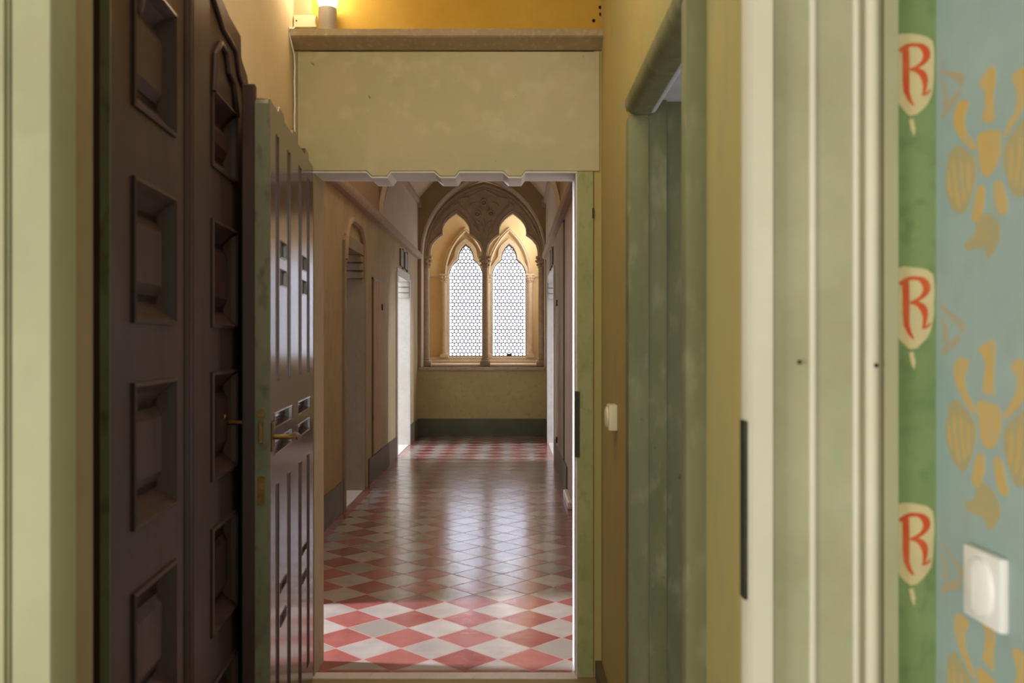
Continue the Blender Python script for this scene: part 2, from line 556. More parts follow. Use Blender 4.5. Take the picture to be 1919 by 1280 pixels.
# the far wall's right hand strip, green with shields that carry a red letter R
bm = bmesh.new()
box(bm, .50, XR + .12, Y1, Y1 + .30, 0, 3.0)
ff = lambda a, b, d: (a, Y1 - d, b)
def ribbon(bm, pts, wid, mi, d0, d1, dy):
    """stroke of changing width given in photo pixels"""
    n = len(pts)
    lft, rgt = [], []
    for i, (a, b) in enumerate(pts):
        p0, p1 = pts[max(i - 1, 0)], pts[min(i + 1, n - 1)]
        dx, dz = p1[0] - p0[0], p1[1] - p0[1]
        l = math.hypot(dx, dz) or 1
        w = wid[i] / 2
        lft.append((a - dz / l * w, b + dx / l * w))
        rgt.append((a + dz / l * w, b - dx / l * w))
    q = [onfront(a, b + dy) for a, b in lft + rgt[::-1]]
    prism(bm, q, ff, d0, d1, mi)
def bez(p0, p1, p2, p3, n=8):
    return [tuple(((1 - t) ** 3) * p0[i] + 3 * t * (1 - t) ** 2 * p1[i] + 3 * t * t * (1 - t) * p2[i] + t ** 3 * p3[i] for i in (0, 1)) for t in [k / n for k in range(n + 1)]]
for k, dy in enumerate((-437, 0, 437, 880, -874)):
    y0 = 66
    shield = [(1676, 66), (1700, 62), (1748, 70), (1752, 100), (1750, 160), (1744, 190), (1712, 222), (1690, 205), (1676, 180)]
    q = [onfront(a, b + dy) for a, b in wobble(shield, amp=1.2)]
    prism(bm, q, ff, 0, .0004, 1)
    # R: stem, bowl, leg
    ribbon(bm, [(1697, 90), (1698, 115), (1698, 150), (1699, 172), (1705, 188), (1712, 198)], [13, 13, 13, 11, 7, 3], 2, .0002, .0009, dy)
    ribbon(bm, bez((1686, 96), (1698, 84), (1710, 82), (1724, 86)), [7] * 9, 2, .0002, .0010, dy)
    ribbon(bm, bez((1720, 84), (1746, 92), (1742, 120), (1706, 131)), [7, 11, 14, 14, 13, 10, 7, 6, 5], 2, .0002, .0011, dy)
    ribbon(bm, bez((1708, 130), (1734, 132), (1738, 150), (1730, 180)), [5, 8, 11, 13, 13, 11, 8, 6, 3], 2, .0002, .0012, dy)
    ribbon(bm, [(1728, 178), (1737, 176), (1744, 168)], [3, 4, 2], 2, .0002, .0013, dy)
    # small trailing flourishes under the shield
    q = [onfront(a, b + dy) for a, b in [(1704, 224), (1712, 222), (1716, 240), (1714, 256), (1708, 244)]]
    prism(bm, q, ff, 0, .0003, 1)
struct(link_mesh('wall_front', bm, [M['green_wall'], M['cream_paint'], M['red_paint']]), 'green painted strip of wall with shields bearing a red letter R')

# left part of the far wall and the head over the opening
bm = bmesh.new()
box(bm, -3.0, -.72, Y1 + .01, Y1 + .28, 0, 3.0)
box(bm, -.72, .50, Y1 + .01, Y1 + .10, 2.35, 3.0)
struct(link_mesh('wall_front_left', bm, M['casing']))
bm = bmesh.new(); box(bm, -3.12, -3.0, -3.2, Y1 + .2, 0, 3.0)
struct(link_mesh('wall_left', bm, M['casing']))
bm = bmesh.new(); box(bm, -3.12, .7, -3.32, -3.2, 0, 3.1)
struct(link_mesh('wall_back', bm, M['room']))
bm = bmesh.new(); box(bm, -3.12, .7, -3.2, Y1 + .2, 3.0, 3.1)
struct(link_mesh('ceiling', bm, M['passage_left']))
bm = bmesh.new(); box(bm, -3.12, .7, -3.2, 3.70, -.1, 0)
struct(link_mesh('floor', bm, M['near_reveal']))

# moulded casing right of the opening: one extruded profile with beads
def casing(name, steps, y_face, mats, z1=2.35, label=None):
    """steps: (x0, x1, projection, kind, material) running across the face"""
    bm = bmesh.new()
    for x0, x1, pr, kind, mi in steps:
        if kind == 'flat':
            box(bm, x0, x1, y_face - pr, y_face + .05, 0, z1, mi)
        elif kind == 'bead':
            c, r = (x0 + x1) / 2, (x1 - x0) / 2
            pts = [(x0, y_face + .05)] + [(c - r * math.cos(PI * k / 8), y_face - pr - r * .9 * math.sin(PI * k / 8)) for k in range(9)] + [(x1, y_face + .05)]
            prism(bm, pts, lambda a, b, d: (a, b, d), 0, z1, mi)
        elif kind == 'chamfer':
            pts = [(x0, y_face + .010), (x0, y_face - pr + .012), (x0 + .008, y_face - pr), (x1 - .002, y_face - pr), (x1, y_face - pr + .003), (x1, y_face + .05)]
            prism(bm, pts, lambda a, b, d: (a, b, d), 0, z1, mi)
    o = link_mesh(name, bm, mats, smooth=True)
    struct(o, label)
    return o
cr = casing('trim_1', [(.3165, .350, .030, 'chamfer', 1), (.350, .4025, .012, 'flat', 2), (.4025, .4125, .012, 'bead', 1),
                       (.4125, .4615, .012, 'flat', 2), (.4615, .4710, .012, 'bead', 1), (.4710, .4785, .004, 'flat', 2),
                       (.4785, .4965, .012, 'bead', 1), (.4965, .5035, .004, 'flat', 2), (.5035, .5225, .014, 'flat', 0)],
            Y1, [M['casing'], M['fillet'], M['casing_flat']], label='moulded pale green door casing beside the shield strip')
bm = bmesh.new()
box(bm, .3125, .3175, Y1 - .020, Y1 + .004, 1.002, 1.243, 0, .001)
sp = link_mesh('strike_plate', bm, M['iron'], cr)
bm = bmesh.new()
for px, py in ((1492, 678), (1631, 684)):
    a, b = onfront(px, py)
    lathe(bm, [(.0001, 0), (.003, 0), (.003, .002), (.0001, .002)], 0, 0, 10)
    bm.verts.ensure_lookup_table()
    for v in bm.verts[-40:]:
        v.co = Vector((a + v.co.x, Y1 - .0155 - v.co.z if px < 1600 else Y1 - .0205 - v.co.z, b + v.co.y))
link_mesh('nail_hole', bm, M['iron'], cr)
casing('trim_2', [(-.95, -.684, .020, 'flat', 0), (-.684, -.680, .012, 'flat', 0), (-.680, -.620, .020, 'chamfer', 0)],
       Y1, [M['casing']], label='pale green door casing with one groove beside the dark panelled door')
# reveals of the opening
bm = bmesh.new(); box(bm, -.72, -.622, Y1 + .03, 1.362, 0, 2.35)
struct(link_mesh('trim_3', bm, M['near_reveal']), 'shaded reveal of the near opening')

# ================================================================== PASSAGE
XPR, XPL, Y2 = .36, -.88, 3.70
# right wall with its side doorway
Q0, Q1, QH = 1.92, 2.84, 2.05
bm = plate([(Q1, 0), (Y2 + .02, 0), (Y2 + .02, 3.0), (1.36, 3.0), (1.36, QH + .05), (Q1, QH + .05)], [], .06, FNX(XPR))
b2 = bmesh.new(); box(b2, .395, .60, 1.36, 1.87, 0, 2.10); box(b2, .336, .60, Y1 + .02, 1.36, 0, 2.34); add(bm, b2)
struct(link_mesh('wall_passage_right', bm, M['passage_right']), 'olive yellow passage wall with the side doorway')
# rolled frame lining the side doorway
t = struct(empty('trim_4', (0, 0, 0)), 'mottled green rounded frame of the side doorway')
def roll(x0, x1, y0, y1, z0, z1, r):
    b = bmesh.new(); box(b, x0, x1, y0, y1, z0, z1, 0, r); return b
link_mesh('jamb', roll(.352, .41, 1.865, Q0, 0, QH + .01, .012), M['side_frame'], t, True)
link_mesh('jamb', roll(.356, .425, Q1 - .012, Q1 + .05, 0, QH, .018), M['side_frame'], t, True)
bm = bmesh.new()
pts = [(.352, QH + .05)] + [(.352 + .036 - .036 * math.cos(a), QH + .036 - .036 * math.sin(a)) for a in [PI / 2 * k / 6 for k in range(7)]] + [(.425, QH), (.425, QH + .05)]
prism(bm, pts, lambda a, b, d: (a, d, b), 1.87, Q1 + .02)
link_mesh('head', bm, M['side_frame'], t, True)
bm = bmesh.new()
tube(bm, [(.432, 1.87, QH + .022), (.432, Q1, QH + .022)], .016, 10)
link_mesh('inner_bead', bm, M['jamb_blue'], t, True)
# deep reveal behind it
bm = bmesh.new()
box(bm, .415, .48, Q1 + .008, Q1 + .09, 0, 2.30)
box(bm, .48, .75, Q1 + .03, Q1 + .09, 0, 2.30)
struct(link_mesh('wall_passage_reveal', bm, M['side_frame']))
bm = bmesh.new(); box(bm, .44, .75, 1.88, Q1 + .03, 2.10, 2.16)
struct(link_mesh('ceiling_passage_reveal', bm, M['jamb_blue']))
bm = bmesh.new()
box(bm, .75, 2.4, 1.5, 1.56, 0, 2.6); box(bm, .75, 2.4, 3.3, 3.36, 0, 2.6); box(bm, 2.4, 2.46, 1.5, 3.36, 0, 2.6)
box(bm, .70, 2.46, 1.5, 3.36, 2.6, 2.66); box(bm, .60, 2.46, 1.5, 3.36, -.1, 0); box(bm, .69, .75, Q1 + .03, 3.36, 0, 2.6)
struct(link_mesh('wall_side_room', bm, M['room']))
# left wall, ceiling
bm = bmesh.new(); box(bm, XPL - .1, XPL, 1.36, Y2 + .02, 0, 3.1)
struct(link_mesh('wall_passage_left', bm, M['passage_left']), 'beige plaster wall behind the open doors')
bm = bmesh.new(); box(bm, XPL - .1, .7, 1.36, Y2 + .2, 3.0, 3.1)
struct(link_mesh('ceiling_passage', bm, M['passage_left']))

# end wall of the passage with the doorway to the corridor
OL, OR, OT = -.80, .262, 2.035
Y2b = 3.88
def xz(px, y=Y2): return (px - 960) / FP * y
head = [(OL, 0), (OL, OT)]
for a, b, c, d in ((688, 698, 727, 734), (815, 826, 854, 861), (943, 953.6, 978, 985)):
    head += [(xz(a), OT), (xz(b), OT - .021), (xz(c), OT - .021), (xz(d), OT)]
head += [(OR, OT), (OR, 0)]
# plaster core above and beside
bm = plate([(XPL - .02, 0)] + head + [(XPR + .02, 0), (XPR + .02, 3.1), (XPL - .02, 3.1)], [], Y2b - Y2 - .02, FNY(Y2 + .012))
struct(link_mesh('wall_passage_end', bm, M['yellow_wall']), 'mustard wall above the doorway cornice')
# reveal lining
t = struct(empty('trim_5'), 'green and cream painted frame of the doorway into the corridor')
top = 2.515
bm = plate([(-.862, OT + .006)] + [(OL, OT + .006)] + [(a, b + .001) for a, b in head[1:-1]] + [(OR, OT - .001), (OR + .002, OT), (.352, OT), (.352, top), (-.862, top)], [], .022, FNY(Y2 - .012), .002, 1)
link_mesh('lintel_panel', bm, M['lintel'], t)
bm = bmesh.new()
box(bm, OR, .327, Y2 - .016, Y2 + .012, 0, OT - .002, 0, .003)
link_mesh('door_post', bm, M['frame_green'], t)
bm = bmesh.new(); box(bm, -.835, OL, Y2 - .01, Y2 + .012, 0, OT, 0, .003)
link_mesh('door_post', bm, M['door_jamb'], t)
bm = bmesh.new(); box(bm, OR - .006, OR + .001, Y2 - .01, Y2b, 0, OT - .004)
link_mesh('jamb_lining', bm, M['jamb_blue'], t)
bm = bmesh.new(); box(bm, OL - .001, OL + .004, Y2 - .008, Y2b, 0, OT - .004)
link_mesh('jamb_lining', bm, M['door_jamb'], t)
# soffit of the lintel; floor bounce light is put into its pale tone
bm = bmesh.new()
so = head[1:-1]
for (a0, b0), (a1, b1) in zip(so, so[1:]):
    v = [bm.verts.new(p) for p in ((a0, Y2 - .013, b0 - .001), (a1, Y2 - .013, b1 - .001), (a1, Y2b, b1 - .001), (a0, Y2b, b0 - .001),
                                   (a0, Y2 - .013, b0 - .008), (a1, Y2 - .013, b1 - .008), (a1, Y2b, b1 - .008), (a0, Y2b, b0 - .008))]
    for idx in ((0, 1, 2, 3), (4, 5, 6, 7), (0, 1, 5, 4), (3, 2, 6, 7), (0, 3, 7, 4), (1, 2, 6, 5)):
        bm.faces.new([v[i] for i in idx])
link_mesh('head_lining', bm, M['jamb_blue'], t)
bm = bmesh.new()
box(bm, OR - .008, OR + .010, Y2 - .019, Y2 + .02, .885, 1.150, 0, .001)
link_mesh('strike_plate', bm, M['iron'], t)
bm = bmesh.new()
box(bm, .322, .330, Y2 - .019, Y2 - .012, 1.845, 1.885, 0, .001)
link_mesh('upper_latch', bm, M['iron'], t)
bm = bmesh.new()
box(bm, .330, .36, Y2 - .004, Y2 + .012, 0.0, 2.52)
struct(link_mesh('wall_passage_strip', bm, M['passage_right']))
# cornice board
bm = bmesh.new()
prism(bm, [(Y2 + .012, 2.582), (Y2 - .085, 2.582), (Y2 - .085, 2.556), (Y2 - .078, 2.551), (Y2 - .012, 2.521), (Y2 + .012, 2.521)],
      lambda a, b, d: (d, a, b), -.882, .362)
struct(link_mesh('trim_6', bm, M['cornice']), 'grey beige cornice above the doorway panel')
bm = bmesh.new()
box(bm, .335, XPR, 1.9, Y2, 0, .065)
for v in bm.verts:
    if v.co.y < 3 : v.co.y = Q1 + .04
struct(link_mesh('baseboard_passage', bm, M['skirt']))
# marble threshold
bm = bmesh.new(); box(bm, OL, OR, Y2 - .03, 3.735, -.02, .004, 0, .002)
struct(link_mesh('trim_7', bm, M['marble']), 'white marble threshold of the corridor doorway')

# screw holes in the mustard wall, junction box, cable, lamp
for px, py in ((1128, 14), (1129, 27), (1116, 39)):
    y = Y2 + .012
    x, z = (px - 963) / FP * y, EYE + (640 - py) / FP * y
    bm = bmesh.new()
    prism(bm, circ(.0065, 12, x, z), lambda a, b, d: (a, y - d, b), 0, .0035)
    tag(link_mesh('wall_plug', bm, M['hole']), {14: 'uppermost of the three dark plugs high on the mustard wall', 27: 'middle one of the three dark plugs high on the mustard wall', 39: 'lowest and leftmost of the three dark plugs on the mustard wall'}[py], 'plug', 'dark plugs in the mustard wall')
t = tag(empty('junction_box', (-.83, Y2 + .01, 2.612)), 'small cream junction box on the ledge of the cornice', 'junction box')
bm = bmesh.new()
prism(bm, [(-.045, 0), (.045, 0), (.041, .012), (.040, .024), (.042, .036), (.045, .047), (-.045, .047)], lambda a, b, d: (a, -d, b), 0, .03)
link_mesh('box_body', bm, M['ivory_plastic'], t)
bm = bmesh.new(); prism(bm, circ(.003, 10, -.034, .024), lambda a, b, d: (a, -d, b), .029, .032)
link_mesh('screw', bm, M['hole'], t)
bm = bmesh.new()
path = [(-.872, Y2 - .005, 2.62), (-.876, Y2 - .03, 2.60), (-.878, Y2 - .088, 2.585), (-.876, Y2 - .088, 2.56), (-.873, Y2 - .022, 2.50)] + \
       [(-.873 + .0012 * math.sin(k * 2.1), Y2 - .014, 2.50 - k * .05) for k in range(1, 10)]
tube(bm, path, .0038, 7)
tag(link_mesh('wall_cable', bm, M['white_plastic']), 'thin white cable running down the corner from the junction box', 'cable')
t = tag(empty('wall_lamp', (-.737, Y2 + .01, 2.583)), 'small lit spotlight standing on the cornice beside the junction box', 'lamp')
bm = bmesh.new()
lathe(bm, [(.032, 0), (.036, .004), (.035, .02), (.037, .09), (.036, .098), (.001, .1)], 0, -.042, 20)
link_mesh('lamp_body', bm, M['grey_metal'], t, True)
bm = bmesh.new()
lathe(bm, [(.012, .098), (.030, .104), (.038, .118), (.040, .138), (.034, .158), (.018, .170), (.001, .172)], 0, -.042, 20)
link_mesh('bulb', bm, M['bulb'], t, True)
pl = bpy.data.lights.new('wall_lamp_glow', 'POINT')
pl.energy = 2.5; pl.color = (1, .82, .55); pl.shadow_soft_size = .04
plo = bpy.data.objects.new('wall_lamp_glow', pl); COL.objects.link(plo); plo.location = (-.737, Y2 - .12, 2.80)

# light switches
def light_switch(name, loc, rz, depth, w, h, label, mat):
    t = tag(empty(name, loc, rz), label, 'light switch', 'light switches')
    b = bmesh.new(); box(b, -depth, 0, -w / 2, w / 2, 0, h, 0, min(.004, depth * .4))
    link_mesh('switch_plate', b, mat, t, True)
    b = bmesh.new()
    rx = .36 * w
    pts = [(rx * math.cos(2 * PI * k / 24), h / 2 + h * .42 * math.sin(2 * PI * k / 24)) for k in range(24)]
    lo = [b.verts.new((-depth + .001, a, c)) for a, c in pts]
    m1 = [b.verts.new((-depth - .005, a * .96, h / 2 + (c - h / 2) * .96)) for a, c in pts]
    m2 = [b.verts.new((-depth - .009, a * .7, h / 2 + (c - h / 2) * .8)) for a, c in pts]
    for A, B in ((lo, m1), (m1, m2)):
        for k in range(24):
            b.faces.new((A[k], A[(k + 1) % 24], B[(k + 1) % 24], B[k]))
    b.faces.new(lo); b.faces.new(m2)
    link_mesh('rocker', b, mat, t, True)
    b = bmesh.new(); box(b, -depth - .0095, -depth - .0085, -.0008, .0008, h * .2, h * .8)
    link_mesh('rocker_seam', b, mat, t)
    return t
light_switch('light_switch', (XR, 1.113, 1.008), 0, .012, .088, .088, 'large white square light switch on the blue wall with eagles', M['white_plastic'])
light_switch('light_switch', (XPR, 3.17, 1.045), 0, .030, .080, .088, 'small cream light switch on the olive wall beside the side doorway', M['ivory_plastic'])

# ================================================================== DARK DOORS
def panel_mesh(rc, bead=.007, rec=-.018, field=-.014, sl=.036):
    """moulded panel set into its opening: bead, sloping moulding, sunk flat, raised field"""
    a0, a1, b0, b1 = rc
    w = min(a1 - a0, b1 - b0)
    k = min(1.0, w / .16)
    k = max(k, .3)
    sl = min(sl, w * .8 / max(k, .3) * .25) if w < .1 else sl
    prof = [(-.010 * k, 0), (-.010 * k, .006 * k), (-.002 * k, .008 * k), (.003 * k, .002 * k), (sl * .35 * k, rec * .35), (sl * k, rec), (sl * k + .014 * k, rec), (sl * k + .016 * k, rec + .004 * k), (sl * k + .038 * k, field if k > .8 else rec + .004)]
    bm = bmesh.new()
    rings = []
    for ins, d in prof:
        ia = ins * .5 if ins > 0 else ins
        rings.append([bm.verts.new((d, a, b)) for a, b in ((a0 + ia, b0 + ins), (a1 - ia, b0 + ins), (a1 - ia, b1 - ins), (a0 + ia, b1 - ins))])
    for A, B in zip(rings, rings[1:]):
        for i in range(4):
            bm.faces.new((A[i], A[(i + 1) % 4], B[(i + 1) % 4], B[i]))
    bm.faces.new(rings[-1])
    return bm

def leaf(name, p0, ang, outline, panels, th, mat, label, edge_mat=None):
    """door leaf: its front face looks along local +X, local +Y runs along its width"""
    t = struct(empty(name, p0, ang), label)
    holes = [rect(*p) for p in panels]
    bm = plate(outline, holes, th, lambda a, b, c: (-th + c, a, b), .002, 1)
    o = link_mesh('door_leaf', bm, [mat, edge_mat or mat], t)
    if edge_mat:
        for f in o.data.polygons:
            if f.normal.y < -.8 and f.center.y < .01:
                f.material_index = 1
    for p in panels:
        b = panel_mesh(p, rec=-min(.030, th * .62))
        link_mesh('panel', b, mat, t, recalc=False)
    b = bmesh.new()
    ys = [a for a, _ in outline]
    box(b, -th * .75, -th * .6, min(ys) + .02, max(ys) - .02, .02, min(1.9, max(z for _, z in outline) - .25))
    link_mesh('backing_board', b, mat, t)
    return t

A12 = math.atan(.08)
def on12(px):                  # distance along the panelled leaf pair seen at this pixel column
    z = 1015 / (822.4 - px)
    return z / math.cos(A12)
u0 = on12(208)
def u(px): return on12(px) - u0
y_ = 1015 / (822.4 - 208)
near = (-.59 - .08 * y_, y_, 0)
ZP = [(.19, .45), (.59, .854), (.995, 1.26), (1.396, 1.66), (1.815, 2.07)]
# first leaf
o1 = [(0, .01), (u(345), .01), (u(345), 2.42), (u(330), 2.40), (u(300), 2.34), (u(270), 2.28), (u(240), 2.24), (0, 2.24)]
d1 = leaf('door_1', near, A12, o1, [(u(250), u(325), a, b) for a, b in ZP], .050, M['wood_dark'], 'near dark wooden door leaf with square sunk panels')
bm = bmesh.new(); box(bm, -.018, .0, -.004, 0, .02, 2.22, 0, .001)
link_mesh('edge_batten', bm, M['wood_edge'], d1)
# carved light ornament near its top
bm = bmesh.new()
for k, (pa, zc) in enumerate(((233, 2.10), (258, 2.035), (268, 2.085), (245, 2.14), (279, 2.135))):
    b2 = bmesh.new()
    bmesh.ops.create_uvsphere(b2, u_segments=12, v_segments=8, radius=1)
    for v in b2.verts:
        v.co = Vector((v.co.x * .010 + .003, u(pa) + v.co.y * .022, zc + v.co.z * (.045 if k % 2 else .032)))
    add(bm, b2)
link_mesh('carved_drop', bm, M['wood_dark'], d1, True)
# second leaf with its stepped, pointed shoulder
dx = u(357)
o2 = [(0, .01), (u(470) - dx, .01), (u(470) - dx, 2.055), (u(468.5) - dx, 2.12), (u(464) - dx, 2.17), (u(456) - dx, 2.19), (u(453) - dx, 2.20),
      (u(452) - dx, 2.262), (u(430) - dx, 2.27), (u(405) - dx, 2.30), (u(380) - dx, 2.36), (0, 2.42)]
p2 = (near[0] - math.sin(A12) * dx, near[1] + math.cos(A12) * dx, 0)
d2 = leaf('door_2', p2, A12, o2, [(u(397) - dx, u(441) - dx, a, b) for a, b in ZP[:4]] + [(u(397) - dx, u(441) - dx, 1.815, 2.00)], .050, M['wood_dark'], 'second dark wooden door leaf with square sunk panels and a stepped top')
bm = bmesh.new(); box(bm, -.001, .007, .004, u(388) - dx, .02, 2.32, 0, .003)
link_mesh('raised_stile', bm, M['wood_dark'], d2)
# gothic head over its top panel and the moulding that follows the leaf's edge
bm = bmesh.new()
pt = [(0.006, u(396) - dx, 2.00), (.006, u(399) - dx, 2.10), (.006, u(410) - dx, 2.15), (.006, u(420) - dx, 2.145), (.006, u(424) - dx, 2.10), (.006, u(434) - dx, 2.085), (.006, u(441) - dx, 2.00)]
tube(bm, pt, .008, 8)
pt = [(0.004, u(459) - dx, .05), (.004, u(459) - dx, 2.05), (.004, u(455) - dx, 2.11), (.004, u(445) - dx, 2.13), (.004, u(441) - dx, 2.17), (.004, u(439) - dx, 2.19), (.004, u(415) - dx, 2.20), (.004, u(388) - dx, 2.26), (.004, u(370) - dx, 2.32)]
tube(bm, pt, .007, 8)
link_mesh('edge_moulding', bm, M['wood_dark'], d2, True)
bm = bmesh.new()
tube(bm, [(.002, u(351) , .03), (.002, u(351), 2.40)], .011, 10)
b2 = bmesh.new(); tube(b2, [(.0, u(347.5), .03), (.0, u(347.5), 2.40)], .007, 8); add(bm, b2)
link_mesh('meeting_bead', bm, M['wood_dark'], d1, True)

# third leaf, hinged on the corridor doorway, glossy with narrow panels
A3 = math.atan(.0926)
n3 = (-.695, 2.62, 0)
def u3(px):
    # X = -.4524 -.0926 y ; px = 960 + 1720*(X/y)
    y = (-.4524 * FP) / (px - 960 + .0926 * FP)
    return (y - 2.62) / math.cos(A3)
def v3(px, py):
    y = 2.62 + u3(px) * math.cos(A3)
    return EYE + (640 - py) / FP * y
W3 = 1.03
ot = [(0, .012), (W3, .012), (W3, 2.045), (.90, 2.045), (.88, 2.07), (.80, 2.07), (.78, 2.045), (.60, 2.045), (.58, 2.07), (.50, 2.07), (.48, 2.05), (.30, 2.05), (.28, 2.07), (.20, 2.07), (.18, 2.05), (.02, 2.05), (0, 2.04)]
cols = [(u3(518.5), u3(522.5)), (u3(540), u3(544)), (u3(561), u3(564.5)), (u3(576.5), u3(579.5))]
P3 = []
for a, b in cols:
    P3.append((a, b, 1.234, 1.97))
for a, b in ((u3(515), u3(547)), (u3(558.5), u3(581))):
    P3.append((a, b, 1.095, 1.135))
    P3.append((a, b, 1.015, 1.055))
for a, b in cols:
    P3.append((a, b, .12, .92))
for a, b in ((u3(526.5), u3(536.5)), (u3(567.5), u3(574))):
    for z0, z1 in ((1.612, 1.66), (1.525, 1.572), (.575, .60), (.47, .50)):
        P3.append((a, b, z0, z1))
d3 = leaf('door_3', n3, A3, ot, P3, .038, M['wood_face'], 'glossy dark door leaf with narrow panels and green edge, hinged on the corridor doorway', M['wood_edge'])
# green face of the edge batten
b = bmesh.new(); box(b, -.038, .006, -.004, .0, .03, 2.03, 0, .001)
link_mesh('edge_batten', b, M['wood_edge'], d3)
b = bmesh.new(); box(b, -.075, -.038, .0, .03, .03, 2.085, 0, .004)
link_mesh('closing_strip', b, M['wood_dark'], d3)
# handles
def lever(sign, z, yl, depth):
    b = bmesh.new()
    x0 = .006 if sign > 0 else -.075
    tube(b, [(x0 - sign * .004, yl, z), (x0 + sign * depth, yl, z)], .007, 10)
    return b, x0 + sign * depth
h = bmesh.new()
tube(h, [(0, .055, 1.072), (.05, .055, 1.072), (.058, .065, 1.072), (.060, .10, 1.074), (.060, .15, 1.068), (.058, .175, 1.060)], [.008, .008, .009, .008, .007, .010], 10)
hd = link_mesh('door_handle', h, M['brass'], d3, True)
b = bmesh.new(); box(b, .0, .006, .035, .075, 1.03, 1.115, 0, .002); link_mesh('handle_plate', b, M['brass'], hd)
h = bmesh.new()
tube(h, [(-.07, .04, 1.115), (-.11, .04, 1.117), (-.125, .04, 1.118), (-.13, .02, 1.124), (-.128, -.01, 1.134), (-.124, -.02, 1.140)], [.006, .007, .009, .008, .007, .009], 10)
hd = link_mesh('door_handle', h, M['brass'], d3, True)
b = bmesh.new(); box(b, -.030, -.010, -.0065, -.004, .885, .965, 0, .001); link_mesh('lock_plate', b, M['brass'], d3)
b = bmesh.new(); box(b, -.026, -.014, -.014, -.004, 1.06, 1.12, 0, .002)
tube(b, [(-.02, -.004, 1.145), (-.02, -.012, 1.145)], .012, 12)
link_mesh('latch_bolt', b, M['brass'], d3)

# ================================================================== CORRIDOR
XL, XC, YE = -1.35, .49, 13.15
LID = 4.35
HC = 2.60                       # cornice height
# floor
bm = bmesh.new(); box(bm, XL - .02, XC + .02, 3.735, YE + .01, -.1, 0)
struct(link_mesh('floor_corridor', bm, M['tiles']), 'corridor floor of red and white tiles laid on the diagonal')
# left wall: openings C (near), A, B
HD = 2.13
holesL = [(3.76, 4.66), (7.37, 8.29), (10.72, 11.95)]
holesR = [(10.45, 12.15)]
def wall_outline(holes, y0, y1, top):
    pts = [(y0, 0)]
    for a, b in holes:
        pts += [(a, 0), (a, HD), (b, HD), (b, 0)]
    return pts + [(y1, 0), (y1, top), (y0, top)]
bm = plate(wall_outline(holesL, 3.74, YE, HC), [], .15, FNX(XL - .15))
struct(link_mesh('wall_corridor_left', bm, M['corr_wall']), 'ochre beige corridor wall on the left with doorways')
bm = plate(wall_outline(holesR, 3.86, YE, HC), [], .15, FNX(XC))
struct(link_mesh('wall_corridor_right', bm, M['corr_wall_r']), 'streaked pinkish corridor wall on the right')
bm = bmesh.new()
box(bm, XL - .15, XL, 3.74, YE, HC, LID); box(bm, XC, XC + .15, 3.86, YE, HC, LID)
struct(link_mesh('wall_corridor_upper', bm, M['upper_wall']))
bm = bmesh.new(); box(bm, XL - .15, OL - .01, 3.70, 3.752, 0, LID); box(bm, OR + .1, XC + .15, 3.75, Y2b, 0, LID); box(bm, XL - .15, XC + .15, Y2b - .05, Y2b, 2.6, LID)
struct(link_mesh('wall_corridor_near', bm, M['corr_wall']))
bm = bmesh.new(); box(bm, XL - .15, XC + .15, 3.7, 15.0, LID, LID + .1)
struct(link_mesh('ceiling_corridor', bm, M['upper_wall']))

# string courses (cornices) along both walls
prof = [(0, 0), (.045, .012), (.060, .035), (.060, .075), (.050, .085), (.050, .10), (0, .105)]
for nm, x, s, y0, lab in (('trim_8', XL, 1, 4.95, 'mauve brown string course along the left corridor wall'), ('trim_9', XC, -1, 4.0, 'mauve brown string course along the right corridor wall')):
    bm = bmesh.new()
    prism(bm, [(x + s * a, HC - .08 + b) for a, b in prof], lambda a, b, d: (a, d, b), y0, YE)
    struct(link_mesh(nm, bm, M['string'], smooth=True), lab)
# upper string at the springing of the end bay's vault, with corbel ends
for nm, x, s in (('trim_10', XL, 1), ('trim_11', XC, -1)):
    bm = bmesh.new()
    prism(bm, [(x, 3.30), (x + s * .03, 3.31), (x + s * .045, 3.34), (x + s * .045, 3.375), (x, 3.385)], lambda a, b, d: (a, d, b), 9.6, YE)
    box(bm, min(x, x + s * .06), max(x, x + s * .06), YE - .10, YE, 3.26, 3.385, 0, .01)
    struct(link_mesh(nm, bm, M['string']))

# transverse arch at the start of the end bay
CXc = (XL + XC) / 2
a1 = arch(CXc, .92, HC + .03, 1.02, 14)
bm = plate([(XL, HC + .03)] + a1[1:-1] + [(XC, HC + .03), (XC, LID), (XL, LID)], [], .22, FNY(9.38), .0)
struct(link_mesh('wall_corridor_arch', bm, M['upper_wall']), 'transverse arch over the corridor')
bm = bmesh.new()
path = [(a, 9.37, b) for a, b in a1]
sweep(bm, path, [(-.012, -.02), (.03, -.02), (.03, .03), (-.012, .03)], up=Vector((0, -1, 0)))
struct(link_mesh('trim_12', bm, M['vault']), 'pale moulding on the edge of the transverse arch')

